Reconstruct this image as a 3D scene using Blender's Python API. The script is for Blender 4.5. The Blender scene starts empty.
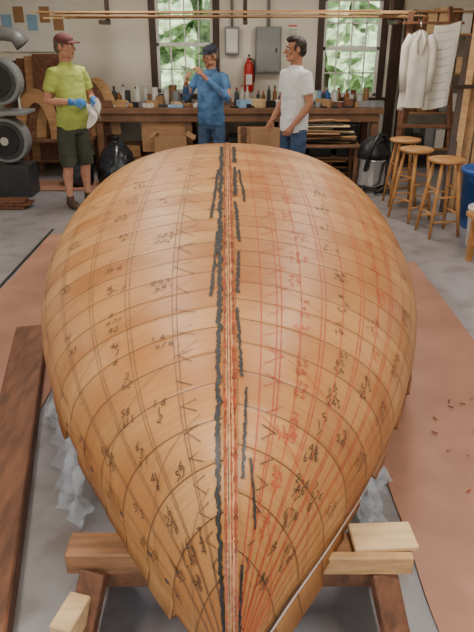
import bpy, bmesh, math, random
from mathutils import Vector, Matrix, Euler, noise
from mathutils.bvhtree import BVHTree
random.seed(7)
R=math.radians
# ------------------------------------------------------------------ materials
def newmat(name):
    m=bpy.data.materials.new(name); m.use_nodes=True
    nt=m.node_tree; return m,nt,nt.nodes['Principled BSDF']
def mat(name,c,rough=.6,metal=0,var=.12,scale=6,bump=0,spec=None,stretch=(1,1,1)):
    m,nt,b=newmat(name); N=nt.nodes;L=nt.links
    tc=N.new('ShaderNodeTexCoord'); mp=N.new('ShaderNodeMapping'); mp.inputs['Scale'].default_value=stretch
    no=N.new('ShaderNodeTexNoise'); no.inputs['Scale'].default_value=scale; no.inputs['Detail'].default_value=5
    L.new(tc.outputs['Object'],mp.inputs[0]); L.new(mp.outputs[0],no.inputs['Vector'])
    r=N.new('ShaderNodeValToRGB'); r.color_ramp.elements[0].position=.3; r.color_ramp.elements[1].position=.7
    r.color_ramp.elements[0].color=(*[x*(1-var) for x in c],1); r.color_ramp.elements[1].color=(*[min(1,x*(1+var)) for x in c],1)
    L.new(no.outputs['Fac'],r.inputs[0]); L.new(r.outputs[0],b.inputs['Base Color'])
    b.inputs['Roughness'].default_value=rough; b.inputs['Metallic'].default_value=metal
    if spec is not None: b.inputs['Specular IOR Level'].default_value=spec
    if bump:
        bp=N.new('ShaderNodeBump'); bp.inputs['Strength'].default_value=bump; bp.inputs['Distance'].default_value=.01
        L.new(no.outputs['Fac'],bp.inputs['Height']); L.new(bp.outputs[0],b.inputs['Normal'])
    return m
M={}
M['white']=mat('white_paint',(.74,.72,.67),.6,var=.05)
M['wall']=mat('wall_paint',(.74,.69,.59),.75,var=.07,scale=2)
M['ceil']=mat('ceiling_paint',(.7,.66,.58),.8,var=.04)
M['trimdark']=mat('dark_brown_trim',(.045,.02,.013),.5,var=.3)
M['pine']=mat('pine',(.50,.29,.13),.6,var=.25,scale=5,stretch=(2,2,12))
M['pinel']=mat('pale_pine',(.66,.45,.24),.6,var=.2,scale=5,stretch=(1,8,8))
M['oldwood']=mat('old_wood',(.16,.065,.032),.65,var=.45,scale=4,bump=.3,stretch=(6,1.2,6))
M['beamwood']=mat('sawhorse_wood',(.25,.12,.055),.6,var=.4,scale=6,bump=.2,stretch=(1,6,6))
M['ply']=mat('plywood',(.38,.20,.09),.6,var=.25,scale=3,stretch=(1,1,6))
M['stool']=mat('stool_wood',(.46,.22,.075),.4,var=.2,scale=9)
M['benchw']=mat('bench_wood',(.17,.08,.04),.6,var=.35,scale=5)
M['black']=mat('black_plastic',(.012,.012,.014),.4,var=.3)
M['bag']=mat('black_bag',(.012,.014,.02),.25,var=.3,scale=12,bump=.8)
M['grey']=mat('grey_metal',(.24,.25,.26),.45,.3,var=.1)
M['dgrey']=mat('dark_grey_metal',(.05,.055,.06),.45,.3,var=.2)
M['chrome']=mat('bright_metal',(.6,.6,.6),.2,.9,var=.05)
M['red']=mat('red_enamel',(.55,.02,.015),.3,var=.1)
M['blue']=mat('blue_plastic',(.03,.12,.42),.4,var=.15)
M['lblue']=mat('pale_blue_cloth',(.25,.42,.62),.7,var=.15,bump=.4)
M['yellow']=mat('yellow_plastic',(.65,.40,.04),.4,var=.1)
M['orange']=mat('orange_plastic',(.6,.13,.02),.4,var=.1)
M['amber']=mat('amber_jar',(.25,.09,.015),.2,var=.1)
M['card']=mat('cardboard',(.34,.19,.09),.8,var=.12)
M['paper']=mat('drawing_paper',(.70,.68,.62),.8,var=.05)
M['coat']=mat('white_cotton',(.66,.62,.55),.9,var=.15,scale=5,bump=.7)
M['paperink']=mat('pencil_ink',(.18,.18,.2),.8)
M['rosin']=mat('rosin_paper',(.41,.20,.135),.5,var=.18,scale=3)
M['tape']=mat('black_tape',(.022,.022,.024),.5,var=.5,scale=30)
M['denim']=mat('denim_jeans',(.04,.075,.15),.85,var=.3,scale=20,bump=.5)
M['denimshirt']=mat('denim_shirt',(.065,.15,.31),.9,var=.35,scale=9,bump=.9)
M['lime']=mat('lime_tshirt',(.37,.44,.10),.9,var=.16,scale=7,bump=.9)
M['wshirt']=mat('white_tshirt',(.66,.66,.68),.9,var=.10,scale=7,bump=.9)
M['olive']=mat('olive_shorts',(.045,.05,.032),.85,var=.25,scale=12,bump=.5)
M['cap1']=mat('maroon_cap',(.12,.035,.035),.8)
M['cap2']=mat('navy_cap',(.02,.025,.045),.8)
M['skin']=mat('skin',(.50,.25,.165),.6,var=.16,scale=18,spec=.25)
M['skin2']=mat('tanned_skin',(.40,.19,.12),.6,var=.16,scale=18,spec=.25)
M['lip']=mat('lips',(.36,.12,.10),.5)
M['eye']=mat('eye_white',(.75,.74,.72),.3,var=.01)
M['iris']=mat('iris_dark',(.02,.012,.01),.2,var=.01)
M['hair']=mat('dark_hair',(.02,.012,.008),.6,var=.5,scale=60,bump=.8)
M['hairg']=mat('greying_hair',(.12,.09,.07),.6,var=.5,scale=60,bump=.8)
M['glove']=mat('blue_glove',(.04,.20,.55),.45,var=.1)
M['leather']=mat('leather_shoe',(.07,.04,.025),.5)
M['leaf']=mat('leaves',(.36,.46,.26),.7,var=.75,scale=5,bump=.8)
M['grass']=mat('grass',(.25,.36,.16),.9,var=.4,scale=3)
M['bark']=mat('bark',(.08,.05,.03),.9,var=.4,scale=8,bump=.6)
M['ink']=mat('black_pencil',(.075,.045,.03),.6,var=.4,scale=12)
M['pencil']=mat('faint_pencil',(.20,.11,.06),.6,var=.3,scale=8)
M['redink']=mat('red_pencil',(.48,.065,.03),.6,var=.3,scale=8)
M['glue']=mat('red_brown_glue',(.27,.055,.02),.35,var=.6,scale=25)
M['keelwood']=mat('keel_strip_wood',(.54,.27,.11),.45,var=.25,scale=20)
M['batten']=mat('white_batten',(.70,.70,.68),.5,var=.1)
def floor_mat():
    m,nt,b=newmat('worn_painted_concrete');N=nt.nodes;L=nt.links
    tc=N.new('ShaderNodeTexCoord')
    n1=N.new('ShaderNodeTexNoise');n1.inputs['Scale'].default_value=.9;n1.inputs['Detail'].default_value=6
    n2=N.new('ShaderNodeTexNoise');n2.inputs['Scale'].default_value=5;n2.inputs['Detail'].default_value=8
    L.new(tc.outputs['Object'],n1.inputs[0]);L.new(tc.outputs['Object'],n2.inputs[0])
    r=N.new('ShaderNodeValToRGB');r.color_ramp.elements[0].position=.35;r.color_ramp.elements[1].position=.65
    r.color_ramp.elements[0].color=(.25,.225,.22,1);r.color_ramp.elements[1].color=(.36,.345,.38,1)
    L.new(n1.outputs[0],r.inputs[0])
    r2=N.new('ShaderNodeValToRGB');r2.color_ramp.elements[0].position=.34;r2.color_ramp.elements[1].position=.5
    r2.color_ramp.elements[0].color=(.72,.66,.61,1);r2.color_ramp.elements[1].color=(1,1,1,1)
    L.new(n2.outputs[0],r2.inputs[0])
    mx=N.new('ShaderNodeMixRGB');mx.blend_type='MULTIPLY';mx.inputs[0].default_value=.8
    L.new(r.outputs[0],mx.inputs[1]);L.new(r2.outputs[0],mx.inputs[2]);L.new(mx.outputs[0],b.inputs['Base Color'])
    b.inputs['Roughness'].default_value=.28
    return m
M['floor']=floor_mat()
def plastic_mat():
    m,nt,b=newmat('plastic_sheeting');N=nt.nodes;L=nt.links
    b.inputs['Base Color'].default_value=(.62,.65,.72,1);b.inputs['Roughness'].default_value=.18
    t=N.new('ShaderNodeBsdfTransparent');mx=N.new('ShaderNodeMixShader');mx.inputs[0].default_value=.30
    tc=N.new('ShaderNodeTexCoord');no=N.new('ShaderNodeTexNoise');no.inputs['Scale'].default_value=14;no.inputs['Detail'].default_value=4
    L.new(tc.outputs['Object'],no.inputs[0]);bp=N.new('ShaderNodeBump');bp.inputs['Strength'].default_value=1;bp.inputs['Distance'].default_value=.03
    L.new(no.outputs[0],bp.inputs['Height']);L.new(bp.outputs[0],b.inputs['Normal'])
    L.new(t.outputs[0],mx.inputs[1]);L.new(b.outputs[0],mx.inputs[2]);L.new(mx.outputs[0],N['Material Output'].inputs[0])
    return m
M['plastic']=plastic_mat()
def emis(name,c,s):
    m,nt,b=newmat(name);b.inputs['Base Color'].default_value=(*c,1)
    b.inputs['Emission Color'].default_value=(*c,1);b.inputs['Emission Strength'].default_value=s;return m
M['lamp']=emis('fluorescent_tube',(1,.97,.9),4)
PLW=.165
def hull_mat():
    m,nt,b=newmat('cedar_veneer');N=nt.nodes;L=nt.links
    uv=N.new('ShaderNodeUVMap');uv.uv_map='hull_uv'
    sp=N.new('ShaderNodeSeparateXYZ');L.new(uv.outputs[0],sp.inputs[0])
    def ma(op,a,bv=None):
        n=N.new('ShaderNodeMath');n.operation=op
        if isinstance(a,(int,float)):n.inputs[0].default_value=a
        else:L.new(a,n.inputs[0])
        if bv is not None:
            if isinstance(bv,(int,float)):n.inputs[1].default_value=bv
            else:L.new(bv,n.inputs[1])
        return n.outputs[0]
    k=ma('DIVIDE',sp.outputs[0],PLW)
    fl=ma('FLOOR',k);fr=ma('FRACT',k)
    sg=ma('SIGN',sp.outputs[1])
    wid=ma('ADD',fl,ma('MULTIPLY',sg,31.7))
    wn=N.new('ShaderNodeTexWhiteNoise');wn.noise_dimensions='1D';L.new(wid,wn.inputs['W'])
    cr=N.new('ShaderNodeValToRGB')
    cr.color_ramp.elements[0].color=(.46,.21,.070,1);cr.color_ramp.elements[1].color=(.60,.325,.130,1)
    e=cr.color_ramp.elements.new(.5);e.color=(.54,.262,.092,1)
    L.new(wn.outputs['Value'],cr.inputs[0])
    cb=N.new('ShaderNodeCombineXYZ');L.new(ma('MULTIPLY',sp.outputs[0],70),cb.inputs[0]);L.new(ma('MULTIPLY',sp.outputs[1],2.5),cb.inputs[1]);L.new(fl,cb.inputs[2])
    g=N.new('ShaderNodeTexNoise');g.inputs['Scale'].default_value=1;g.inputs['Detail'].default_value=4;L.new(cb.outputs[0],g.inputs[0])
    gr=N.new('ShaderNodeValToRGB');gr.color_ramp.elements[0].position=.3;gr.color_ramp.elements[1].position=.7
    gr.color_ramp.elements[0].color=(.80,.73,.66,1);gr.color_ramp.elements[1].color=(1.0,1.0,1.0,1)
    L.new(g.outputs[0],gr.inputs[0])
    m1=N.new('ShaderNodeMixRGB');m1.blend_type='MULTIPLY';m1.inputs[0].default_value=.8
    L.new(cr.outputs[0],m1.inputs[1]);L.new(gr.outputs[0],m1.inputs[2])
    tc=N.new('ShaderNodeTexCoord');n3=N.new('ShaderNodeTexNoise');n3.inputs['Scale'].default_value=3.6;n3.inputs['Detail'].default_value=8
    L.new(tc.outputs['Object'],n3.inputs[0])
    r3=N.new('ShaderNodeValToRGB');r3.color_ramp.elements[0].position=.34;r3.color_ramp.elements[1].position=.60
    r3.color_ramp.elements[0].color=(.78,.62,.50,1);r3.color_ramp.elements[1].color=(1,1,1,1);L.new(n3.outputs[0],r3.inputs[0])
    m2=N.new('ShaderNodeMixRGB');m2.blend_type='MULTIPLY';m2.inputs[0].default_value=.85
    L.new(m1.outputs[0],m2.inputs[1]);L.new(r3.outputs[0],m2.inputs[2])
    ed=ma('MINIMUM',fr,ma('SUBTRACT',1,fr))
    sm=ma('LESS_THAN',ed,.018)
    m3=N.new('ShaderNodeMixRGB');m3.inputs[2].default_value=(.11,.045,.018,1)
    L.new(ma('MULTIPLY',sm,.85),m3.inputs[0]);L.new(m2.outputs[0],m3.inputs[1])
    L.new(m3.outputs[0],b.inputs['Base Color'])
    b.inputs['Roughness'].default_value=.42;b.inputs['Specular IOR Level'].default_value=.42
    bp=N.new('ShaderNodeBump');bp.inputs['Strength'].default_value=.4;bp.inputs['Distance'].default_value=.01
    L.new(ma('MINIMUM',ma('MULTIPLY',ed,12),1),bp.inputs['Height']);L.new(bp.outputs[0],b.inputs['Normal'])
    return m
M['hull']=hull_mat()
# ------------------------------------------------------------------ builder
def frame_for(d):
    d=d.normalized(); a=Vector((0,0,1)) if abs(d.z)<.9 else Vector((0,1,0))
    x=a.cross(d).normalized(); return x,d.cross(x)
class B:
    def __init__(s,name,M0=None):
        s.name=name;s.v=[];s.f=[];s.mi=[];s.sm=[];s.mats=[];s.X=M0 or Matrix()
    def add(s,vs,fs,m,smooth=False,X=None):
        if m not in s.mats:s.mats.append(m)
        k=s.mats.index(m);o=len(s.v);T=s.X@X if X else s.X
        s.v+= [T@Vector(p) for p in vs]
        for f in fs:
            s.f.append([i+o for i in f]);s.mi.append(k);s.sm.append(smooth)
        return s
    def box(s,c,size,m,rot=(0,0,0),bev=.004):
        bm=bmesh.new();bmesh.ops.create_cube(bm,size=1)
        bmesh.ops.scale(bm,vec=Vector(size),verts=bm.verts)
        bev=min(bev,min(size)*.3)
        if bev>0:bmesh.ops.bevel(bm,geom=bm.edges[:],offset=bev,segments=1,affect='EDGES')
        X=Matrix.Translation(c)@Euler([R(a) for a in rot]).to_matrix().to_4x4()
        bm.verts.index_update()
        s.add([v.co.copy() for v in bm.verts],[[v.index for v in f.verts] for f in bm.faces],m,False,X);bm.free();return s
    def bar(s,p0,p1,w,h,m,bev=.004,roll=0):
        p0=Vector(p0);p1=Vector(p1);d=p1-p0
        q=d.to_track_quat('Z','Y')
        bm=bmesh.new();bmesh.ops.create_cube(bm,size=1);bmesh.ops.scale(bm,vec=Vector((w,h,d.length)),verts=bm.verts)
        bmesh.ops.bevel(bm,geom=bm.edges[:],offset=min(bev,w*.3,h*.3),segments=1,affect='EDGES')
        X=Matrix.Translation((p0+p1)/2)@q.to_matrix().to_4x4()@Matrix.Rotation(R(roll),4,'Z')
        s.add([v.co.copy() for v in bm.verts],[[v.index for v in f.verts] for f in bm.faces],m,False,X);bm.free();return s
    def tube(s,pts,rad,m,seg=10,cap=True,smooth=True):
        pts=[Vector(p) for p in pts];n=len(pts)
        if isinstance(rad,(int,float)):rad=[rad]*n
        vs=[];fs=[];x=None
        for i,p in enumerate(pts):
            d=(pts[min(i+1,n-1)]-pts[max(i-1,0)])
            if d.length<1e-9:d=Vector((0,0,1))
            d.normalize()
            if x is None:x,y=frame_for(d)
            else:
                x=(x-d*x.dot(d)).normalized();y=d.cross(x)
            r=rad[i];rx,ry=(r if isinstance(r,tuple) else (r,r))
            for k in range(seg):
                a=2*math.pi*k/seg;vs.append(p+x*math.cos(a)*rx+y*math.sin(a)*ry)
        for i in range(n-1):
            for k in range(seg):
                a=i*seg+k;b=i*seg+(k+1)%seg;fs.append([a,b,b+seg,a+seg])
        if cap:fs.append(list(range(seg))[::-1]);fs.append([(n-1)*seg+k for k in range(seg)])
        return s.add(vs,fs,m,smooth)
    def lathe(s,c,prof,m,seg=20,smooth=True,sx=1,sy=1):
        c=Vector(c);vs=[];fs=[];n=len(prof)
        for r,z in prof:
            for k in range(seg):
                a=2*math.pi*k/seg;vs.append(c+Vector((r*sx*math.cos(a),r*sy*math.sin(a),z)))
        for i in range(n-1):
            for k in range(seg):
                a=i*seg+k;b=i*seg+(k+1)%seg;fs.append([a,b,b+seg,a+seg])
        fs.append(list(range(seg))[::-1]);fs.append([(n-1)*seg+k for k in range(seg)])
        return s.add(vs,fs,m,smooth)
    def ell(s,c,r,m,rot=None,nu=16,nv=10,zmin=-1):
        vs=[];fs=[]
        Rm=rot or Matrix.Identity(3);c=Vector(c)
        for j in range(nv+1):
            ph=-math.pi/2+math.pi*j/nv
            ph=min(max(ph,-math.pi/2+.02),math.pi/2-.02)
            for k in range(nu):
                a=2*math.pi*k/nu
                vs.append(c+Rm@Vector((r[0]*math.cos(ph)*math.cos(a),r[1]*math.cos(ph)*math.sin(a),r[2]*math.sin(ph))))
        for j in range(nv):
            for k in range(nu):
                a=j*nu+k;b=j*nu+(k+1)%nu;fs.append([a,b,b+nu,a+nu])
        fs.append(list(range(nu))[::-1]);fs.append([nv*nu+k for k in range(nu)])
        return s.add(vs,fs,m,True)
    def grid(s,fn,nu,nv,m,smooth=True):
        vs=[fn(i/nu,j/nv) for i in range(nu+1) for j in range(nv+1)]
        fs=[[i*(nv+1)+j,(i+1)*(nv+1)+j,(i+1)*(nv+1)+j+1,i*(nv+1)+j+1] for i in range(nu) for j in range(nv)]
        return s.add(vs,fs,m,smooth)
    def build(s,parent=None,name=None):
        me=bpy.data.meshes.new(name or s.name);me.from_pydata([tuple(v) for v in s.v],[],s.f)
        for m in s.mats:me.materials.append(M[m])
        me.polygons.foreach_set('material_index',s.mi);me.polygons.foreach_set('use_smooth',s.sm);me.update()
        o=bpy.data.objects.new(name or s.name,me);bpy.context.collection.objects.link(o)
        if parent:o.parent=parent
        return o
# ------------------------------------------------------------------ camera
cam=bpy.data.cameras.new('camera');co=bpy.data.objects.new('camera',cam);bpy.context.collection.objects.link(co)
co.location=(0,0,1.85);co.rotation_euler=(R(90-24.9),0,0)
cam.sensor_fit='VERTICAL';cam.sensor_height=36;cam.lens=36*615/632;cam.clip_start=.05
bpy.context.scene.camera=co
# ------------------------------------------------------------------ room
XL,XR,YN,YF,ZC=-3.6,3.4,-2.5,9.5,2.95
f=B('floor').box(((XL+XR)/2,(YN+YF)/2,-.05),(XR-XL+.3,YF-YN+.3,.1),'floor',bev=0).build()
c=B('ceiling').box(((XL+XR)/2,(YN+YF)/2,ZC+.05),(XR-XL+.3,YF-YN+.3,.1),'ceil',bev=0).build()
WIN=[(-1.14,-.34,1.02,2.32),(1.22,2.02,.97,2.27)]
w=B('wall_far')
xs=[XL-.1,WIN[0][0],WIN[0][1],WIN[1][0],WIN[1][1],XR+.1]
def wbox(b,x0,x1,z0,z1,y=YF+.06,m='wall'):
    b.box(((x0+x1)/2,y,(z0+z1)/2),(x1-x0,.12,z1-z0),m,bev=0)
wbox(w,xs[0],xs[1],0,ZC);wbox(w,xs[2],xs[3],0,ZC);wbox(w,xs[4],xs[5],0,ZC)
for a in WIN: wbox(w,a[0],a[1],0,a[2]);wbox(w,a[0],a[1],a[3],ZC)
w.build()
for i,(x0,x1,z0,z1) in enumerate(WIN):
    b=B('window_%d'%(i+1))
    t=.09
    for xx in (x0-t/2,x1+t/2): b.box((xx,YF-.015,(z0+z1)/2),(t,.04,z1-z0+.2),'trimdark')
    b.box(((x0+x1)/2,YF-.015,z1+.05),(x1-x0+.3,.04,.1),'trimdark');b.box(((x0+x1)/2,YF-.03,z0-.03),(x1-x0+.3,.06,.05),'trimdark')
    zm=(z0+z1)/2
    for xx in (x0+.02,x1-.02): b.box((xx,YF+.04,zm),(.04,.05,z1-z0),'white')
    for zz in (z0+.03,zm,z1-.03): b.box(((x0+x1)/2,YF+.04,zz),(x1-x0,.05,.05),'white')
    for k in range(1,4): b.box((x0+(x1-x0)*k/4,YF+.04,zm),(.018,.03,z1-z0),'white',bev=0)
    for zz in ((z0*.75+z1*.25),(z0*.25+z1*.75)): b.box(((x0+x1)/2,YF+.04,zz),(x1-x0,.03,.018),'white',bev=0)
    b.build()
def sidewall(name,x,wins):
    b=B(name);ys=[YN]
    for (a,c2) in wins: ys+=[a,c2]
    ys.append(YF)
    for k in range(0,len(ys),2): b.box((x,(ys[k]+ys[k+1])/2,ZC/2),(.12,ys[k+1]-ys[k],ZC),'wall',bev=0)
    for (a,c2) in wins:
        b.box((x,(a+c2)/2,.5),(.12,c2-a,1.0),'wall',bev=0);b.box((x,(a+c2)/2,2.6),(.12,c2-a,.7),'wall',bev=0)
    b.build()
sidewall('wall_left',XL-.06,[(.5,1.8),(3.6,4.9)])
sidewall('wall_right',XR+.06,[(1.0,2.2),(4.2,5.2)])
n=0
for x,wl in ((XL-.06,[(.5,1.8),(3.6,4.9)]),(XR+.06,[(1.0,2.2),(4.2,5.2)])):
    for a,c2 in wl:
        b=B('window_%d'%(3+n));n+=1
        for yy in (a+.025,(a+c2)/2,c2-.025): b.box((x,yy,1.625),(.05,.05,1.25),'white')
        for zz in (1.03,1.62,2.22): b.box((x,(a+c2)/2,zz),(.05,c2-a,.05),'white')
        b.build()
b=B('wall_near')
b.box((-2.75,YN-.06,ZC/2),(1.7,.12,ZC),'wall',bev=0);b.box((2.65,YN-.06,ZC/2),(1.5,.12,ZC),'wall',bev=0);b.box((0,YN-.06,2.75),(3.8,.12,.4),'wall',bev=0);b.build()
b=B('baseboard_far');b.box(((XL+XR)/2,YF-.012,.07),(XR-XL-.02,.02,.14),'trimdark');b.build()
b=B('trim_1');b.box((2.22,YF-.06,ZC/2),(.12,.12,ZC),'trimdark');b.build()
def paper(name,x0,x1,y0,y1,seed,m='rosin'):
    b=B(name)
    def fn(u,v):
        x=x0+(x1-x0)*u;y=y0+(y1-y0)*v
        e=.02*noise.noise(Vector((y*2,seed,0)))*(1 if u in(0,1) else 0)
        return Vector((x+e,y+ .02*noise.noise(Vector((x*3,seed,2))),.006+.005*(noise.noise(Vector((x*2.5,y*2,seed)))+.6)))
    b.grid(fn,16,60,m);return b.build()
paper('floor_paper',.68,1.56,.6,5.1,1)
paper('floor_paper',-1.86,-1.05,1.2,5.9,5)
paper('floor_paper',-3.3,-1.5,7.75,8.35,9)
b=B('floor_tape_line');b.grid(lambda u,v:Vector((-1.90+.03*u,1.6+4.5*v,.004)),1,20,'tape');b.build()
# ------------------------------------------------------------------ hull
ST=[(1.01,.36,0,1.02,.36,1.15),(1.03,.56,.075,1.09,.39,1.25),(1.09,.72,.165,1.21,.41,1.4),(1.22,.84,.315,1.43,.42,1.6),
(1.40,.925,.49,1.71,.44,1.8),(1.70,.98,.68,2.08,.46,1.95),(2.15,1.005,.87,2.60,.48,2.1),(2.75,1.025,1.0,3.2,.5,2.3),
(3.5,1.035,1.075,3.9,.5,2.45),(4.3,1.035,1.085,4.6,.5,2.5),(5.0,1.01,1.02,5.15,.5,2.5),(5.55,.95,.88,5.6,.5,2.4),(5.8,.90,.78,5.8,.5,2.3)]
SMAX=len(ST)-1
def st(s):
    s=min(max(s,0),SMAX-1e-6);i=int(s);t=s-i
    P=[ST[max(i-1,0)],ST[i],ST[i+1],ST[min(i+2,SMAX)]]
    return [.5*((2*P[1][k])+(-P[0][k]+P[2][k])*t+(2*P[0][k]-5*P[1][k]+4*P[2][k]-P[3][k])*t*t+(-P[0][k]+3*P[1][k]-3*P[2][k]+P[3][k])*t**3) for k in range(6)]
_c={}
def section(s):
    key=round(s,4)
    if key in _c:return _c[key]
    yk,zk,xs_,ys_,zs,n=st(s);pts=[];L=[0]
    xs_=max(xs_,0)
    for i in range(61):
        th=math.pi/2*i/60
        a=max(math.sin(th),0)**(2/n);b_=max(math.cos(th),0)**(2/n)
        pts.append(Vector((xs_*a,ys_+(yk-ys_)*b_,zs+(zk-zs)*b_)))
        if i:L.append(L[-1]+(pts[i]-pts[i-1]).length)
    _c[key]=(pts,L);return _c[key]
def cx(y):return -.012-.016*(y-1)
def HP(s,f,side,meters=False):
    pts,L=section(s);d=f if meters else f*L[-1];d=min(max(d,0),L[-1])
    lo,hi=0,60
    while hi-lo>1:
        mid=(lo+hi)//2
        if L[mid]<=d:lo=mid
        else:hi=mid
    t=(d-L[lo])/max(L[hi]-L[lo],1e-9)
    p=pts[lo].lerp(pts[hi],t)
    return Vector((side*p.x+cx(p.y),p.y,p.z))
def HF(s,f,side,meters=False):
    tot=section(s)[1][-1] or 1e-6
    if meters:f=f/max(tot,.02)
    f=min(max(f,.0),1)
    f0=max(f-.01,.0);f1=min(f+.01,1);s0=max(s-.03,.02);s1=min(s+.03,SMAX)
    df=HP(s,f1,side)-HP(s,f0,side);ds=HP(s1,f,side)-HP(s0,f,side)
    nn=df.cross(ds)*side
    if nn.length<1e-9:nn=Vector((0,-1,.5))
    return HP(s,f,side),df.normalized(),ds.normalized(),nn.normalized()
NS,NF=240,40
smap=[SMAX*(i/NS) for i in range(NS+1)]
ul=[0]
for i in range(1,NS+1):
    a=(HP(smap[i],0,1)-HP(smap[i-1],0,1)).length;b_=(HP(smap[i],1,1)-HP(smap[i-1],1,1)).length
    ul.append(ul[-1]+(a+b_)/2)
def uskew(s,f):
    return .46*min(1,(s/5.5)**1.2)*f**1.15
hull_vs=[];uvs=[];cols=2*NF+1
for i,s in enumerate(smap):
    for j in range(-NF,NF+1):
        side=1 if j>=0 else -1;f=abs(j)/NF
        p=HP(s,f,side);u_=ul[i]+uskew(s,f)+(.06 if side<0 else 0)
        if abs(j)==NF:
            pid=int(u_/PLW)
            e=random.Random(pid*7+side).uniform(0,.05 if side<0 else .075)*min(1,s/2)
            p=p+Vector((side*e*.25,-e*.2,-e))
        hull_vs.append(p);uvs.append((u_,side*f*.9+(.001*side)))
fs=[]
for i in range(NS):
    for j in range(cols-1):
        a=i*cols+j;fs.append([a,a+1,a+cols+1,a+cols])
me=bpy.data.meshes.new('hull_planking');me.from_pydata([tuple(v) for v in hull_vs],[],fs)
uvl=me.uv_layers.new(name='hull_uv')
for p in me.polygons:
    p.use_smooth=True
    idx=list(p.vertices);jc=sum(v%cols for v in idx)/4-NF;sd=1 if jc>0 else -1
    for li in p.loop_indices:
        v=me.loops[li].vertex_index;u_,v_=uvs[v]
        if v%cols==NF and sd<0:u_+=.06
        uvl.data[li].uv=(u_,sd*abs(v_)+.0005*sd)
me.materials.append(M['hull']);me.update()
hull=bpy.data.objects.new('upturned_boat_hull',me);bpy.context.collection.objects.link(hull)
so=hull.modifiers.new('thickness','SOLIDIFY');so.thickness=.014;so.offset=-1
b=B('transom');s=SMAX
ring=[HP(s,j/20,-1) for j in range(20,-1,-1)]+[HP(s,j/20,1) for j in range(1,21)]
b.add(ring,[list(range(len(ring)))],'ply');b.build(hull)
mk=B('layout_marks')
def ribbon(path,w,m,off=.0025,meters=False,rag=0):
    vs=[];P=[]
    for q in path:
        p,df,ds,nn=HF(q[0],q[1],q[2],meters);P.append((p+nn*off,nn))
    n=len(P)
    for i in range(n):
        t=(P[min(i+1,n-1)][0]-P[max(i-1,0)][0])
        if t.length<1e-9:t=Vector((0,1,0))
        x=P[i][1].cross(t.normalized()).normalized()
        ww=w(i/(n-1)) if callable(w) else w
        a_=ww/2*(1+random.uniform(-rag,rag));c_=ww/2*(1+random.uniform(-rag,rag))
        vs+=[P[i][0]-x*a_,P[i][0]+x*c_]
    mk.add(vs,[[2*i,2*i+1,2*i+3,2*i+2] for i in range(n-1)],m)
def line(side,f0,f1,s0,s1,w,m,n=70,meters=False,wob=0,off=.0025,rag=0):
    ribbon([(s0+(s1-s0)*i/n,f0+(f1-f0)*i/n+wob*noise.noise(Vector((i*.25+f0*99,f0*30,side))),side) for i in range(n+1)],w,m,off,meters,rag)
def keelbatten():
    vs=[];N_=160
    for i in range(N_+1):
        s_=.15+10.6*i/N_
        p=HP(s_,0,1);q0=HP(max(s_-.05,.01),0,1);q1=HP(min(s_+.05,SMAX),0,1);t=(q1-q0).normalized();nn=Vector((1,0,0)).cross(t).normalized()
        wd_=.012+.008*min(1,s_/8)
        for dx,dz in ((-wd_*1.2,-.004),(-wd_,.009),(wd_,.009),(wd_*1.2,-.004)): vs.append(p+Vector((dx,0,0))+nn*dz)
    mk.add(vs,[[4*i+k,4*i+k+1,4*i+4+k+1,4*i+4+k] for i in range(N_) for k in range(3)],'keelwood')
    for dx,w_,m_,rg in ((-.0115,.005,'glue',.7),(.0105,.0065,'glue',.7),(.0015,.0028,'glue',.6),(-.005,.0014,'ink',.7)):
        vs=[]
        for i in range(N_*2+1):
            s_=.15+10.6*i/(N_*2)
            p=HP(s_,0,1);q0=HP(max(s_-.05,.01),0,1);q1=HP(min(s_+.05,SMAX),0,1);t=(q1-q0).normalized();nn=Vector((1,0,0)).cross(t).normalized()
            k=1+.6*min(1,s_/8);wob=.0012*noise.noise(Vector((i*.3,dx*900,0)))
            a_=w_/2*k*(1+random.uniform(-rg,rg))
            vs+=[p+Vector((dx*k*.92+wob-a_,0,0))+nn*.0105,p+Vector((dx*k*.92+wob+a_,0,0))+nn*.0105]
        mk.add(vs,[[2*i,2*i+1,2*i+3,2*i+2] for i in range(N_*2)],m_)
keelbatten()
# left: one long wavy tape; right: shorter broken pieces
line(-1,.030,.034,.25,6.2,lambda t:.009+.006*t,'tape',220,True,.007,off=.004,rag=.45)
line(-1,.036,.046,6.1,10,lambda t:.016+.012*t,'tape',120,True,.008,off=.0045,rag=.45)
for (a,c_,o0,o1,w_) in [(.3,1.9,.028,.030,.007),(3.0,4.3,.029,.046,.007),(4.45,5.5,.034,.028,.009),(5.75,6.5,.030,.042,.012),(6.7,7.6,.046,.038,.015),(7.75,8.7,.040,.046,.020),(8.9,10,.048,.048,.025)]:
    line(1,o0,o1,a,c_,w_,'tape',60,True,.004,off=.004,rag=.6)
line(-1,.064,.050,5.7,6.9,.011,'tape',24,True,.003,off=.005,rag=.5)
line(-1,.082,.060,7.2,8.6,.015,'tape',24,True,.004,off=.005,rag=.5)
line(1,.090,.070,7.6,8.6,.014,'tape',24,True,.004,off=.005,rag=.5)
line(1,.068,.05,2.4,3.3,.006,'tape',20,True,.003,off=.005,rag=.5)
for s_ in (7.4,8.3,9.1): ribbon([(s_,.10,-1),(s_,.05,-1),(s_,0.02,-1)],.012,'tape',.0045,True)
for f in (.165,.18,.325,.34,.47,.485,.615,.63,.77,.86,.93):
    line(-1,f*.92,f,.6,11,.0024,'pencil')
for f in (.10,.15,.165,.23,.30,.315,.38,.45,.465,.53,.59,.605,.68,.75,.85,.92):
    line(1,f*.92,f,.6,11,.0027,'redink' if f<.70 else 'pencil')
for k in range(8):
    s0=1.2+k*1.05
    for (sd,mm) in ((-1,'pencil'),(1,'redink')):
        ribbon([(s0+1.7*(1-(i/30))**1.5,.1+.85*i/30,sd) for i in range(31)],.0018,mm)
def fb(s):return 1-.15*max(0,1-((s-.0)/6.0))
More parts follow.
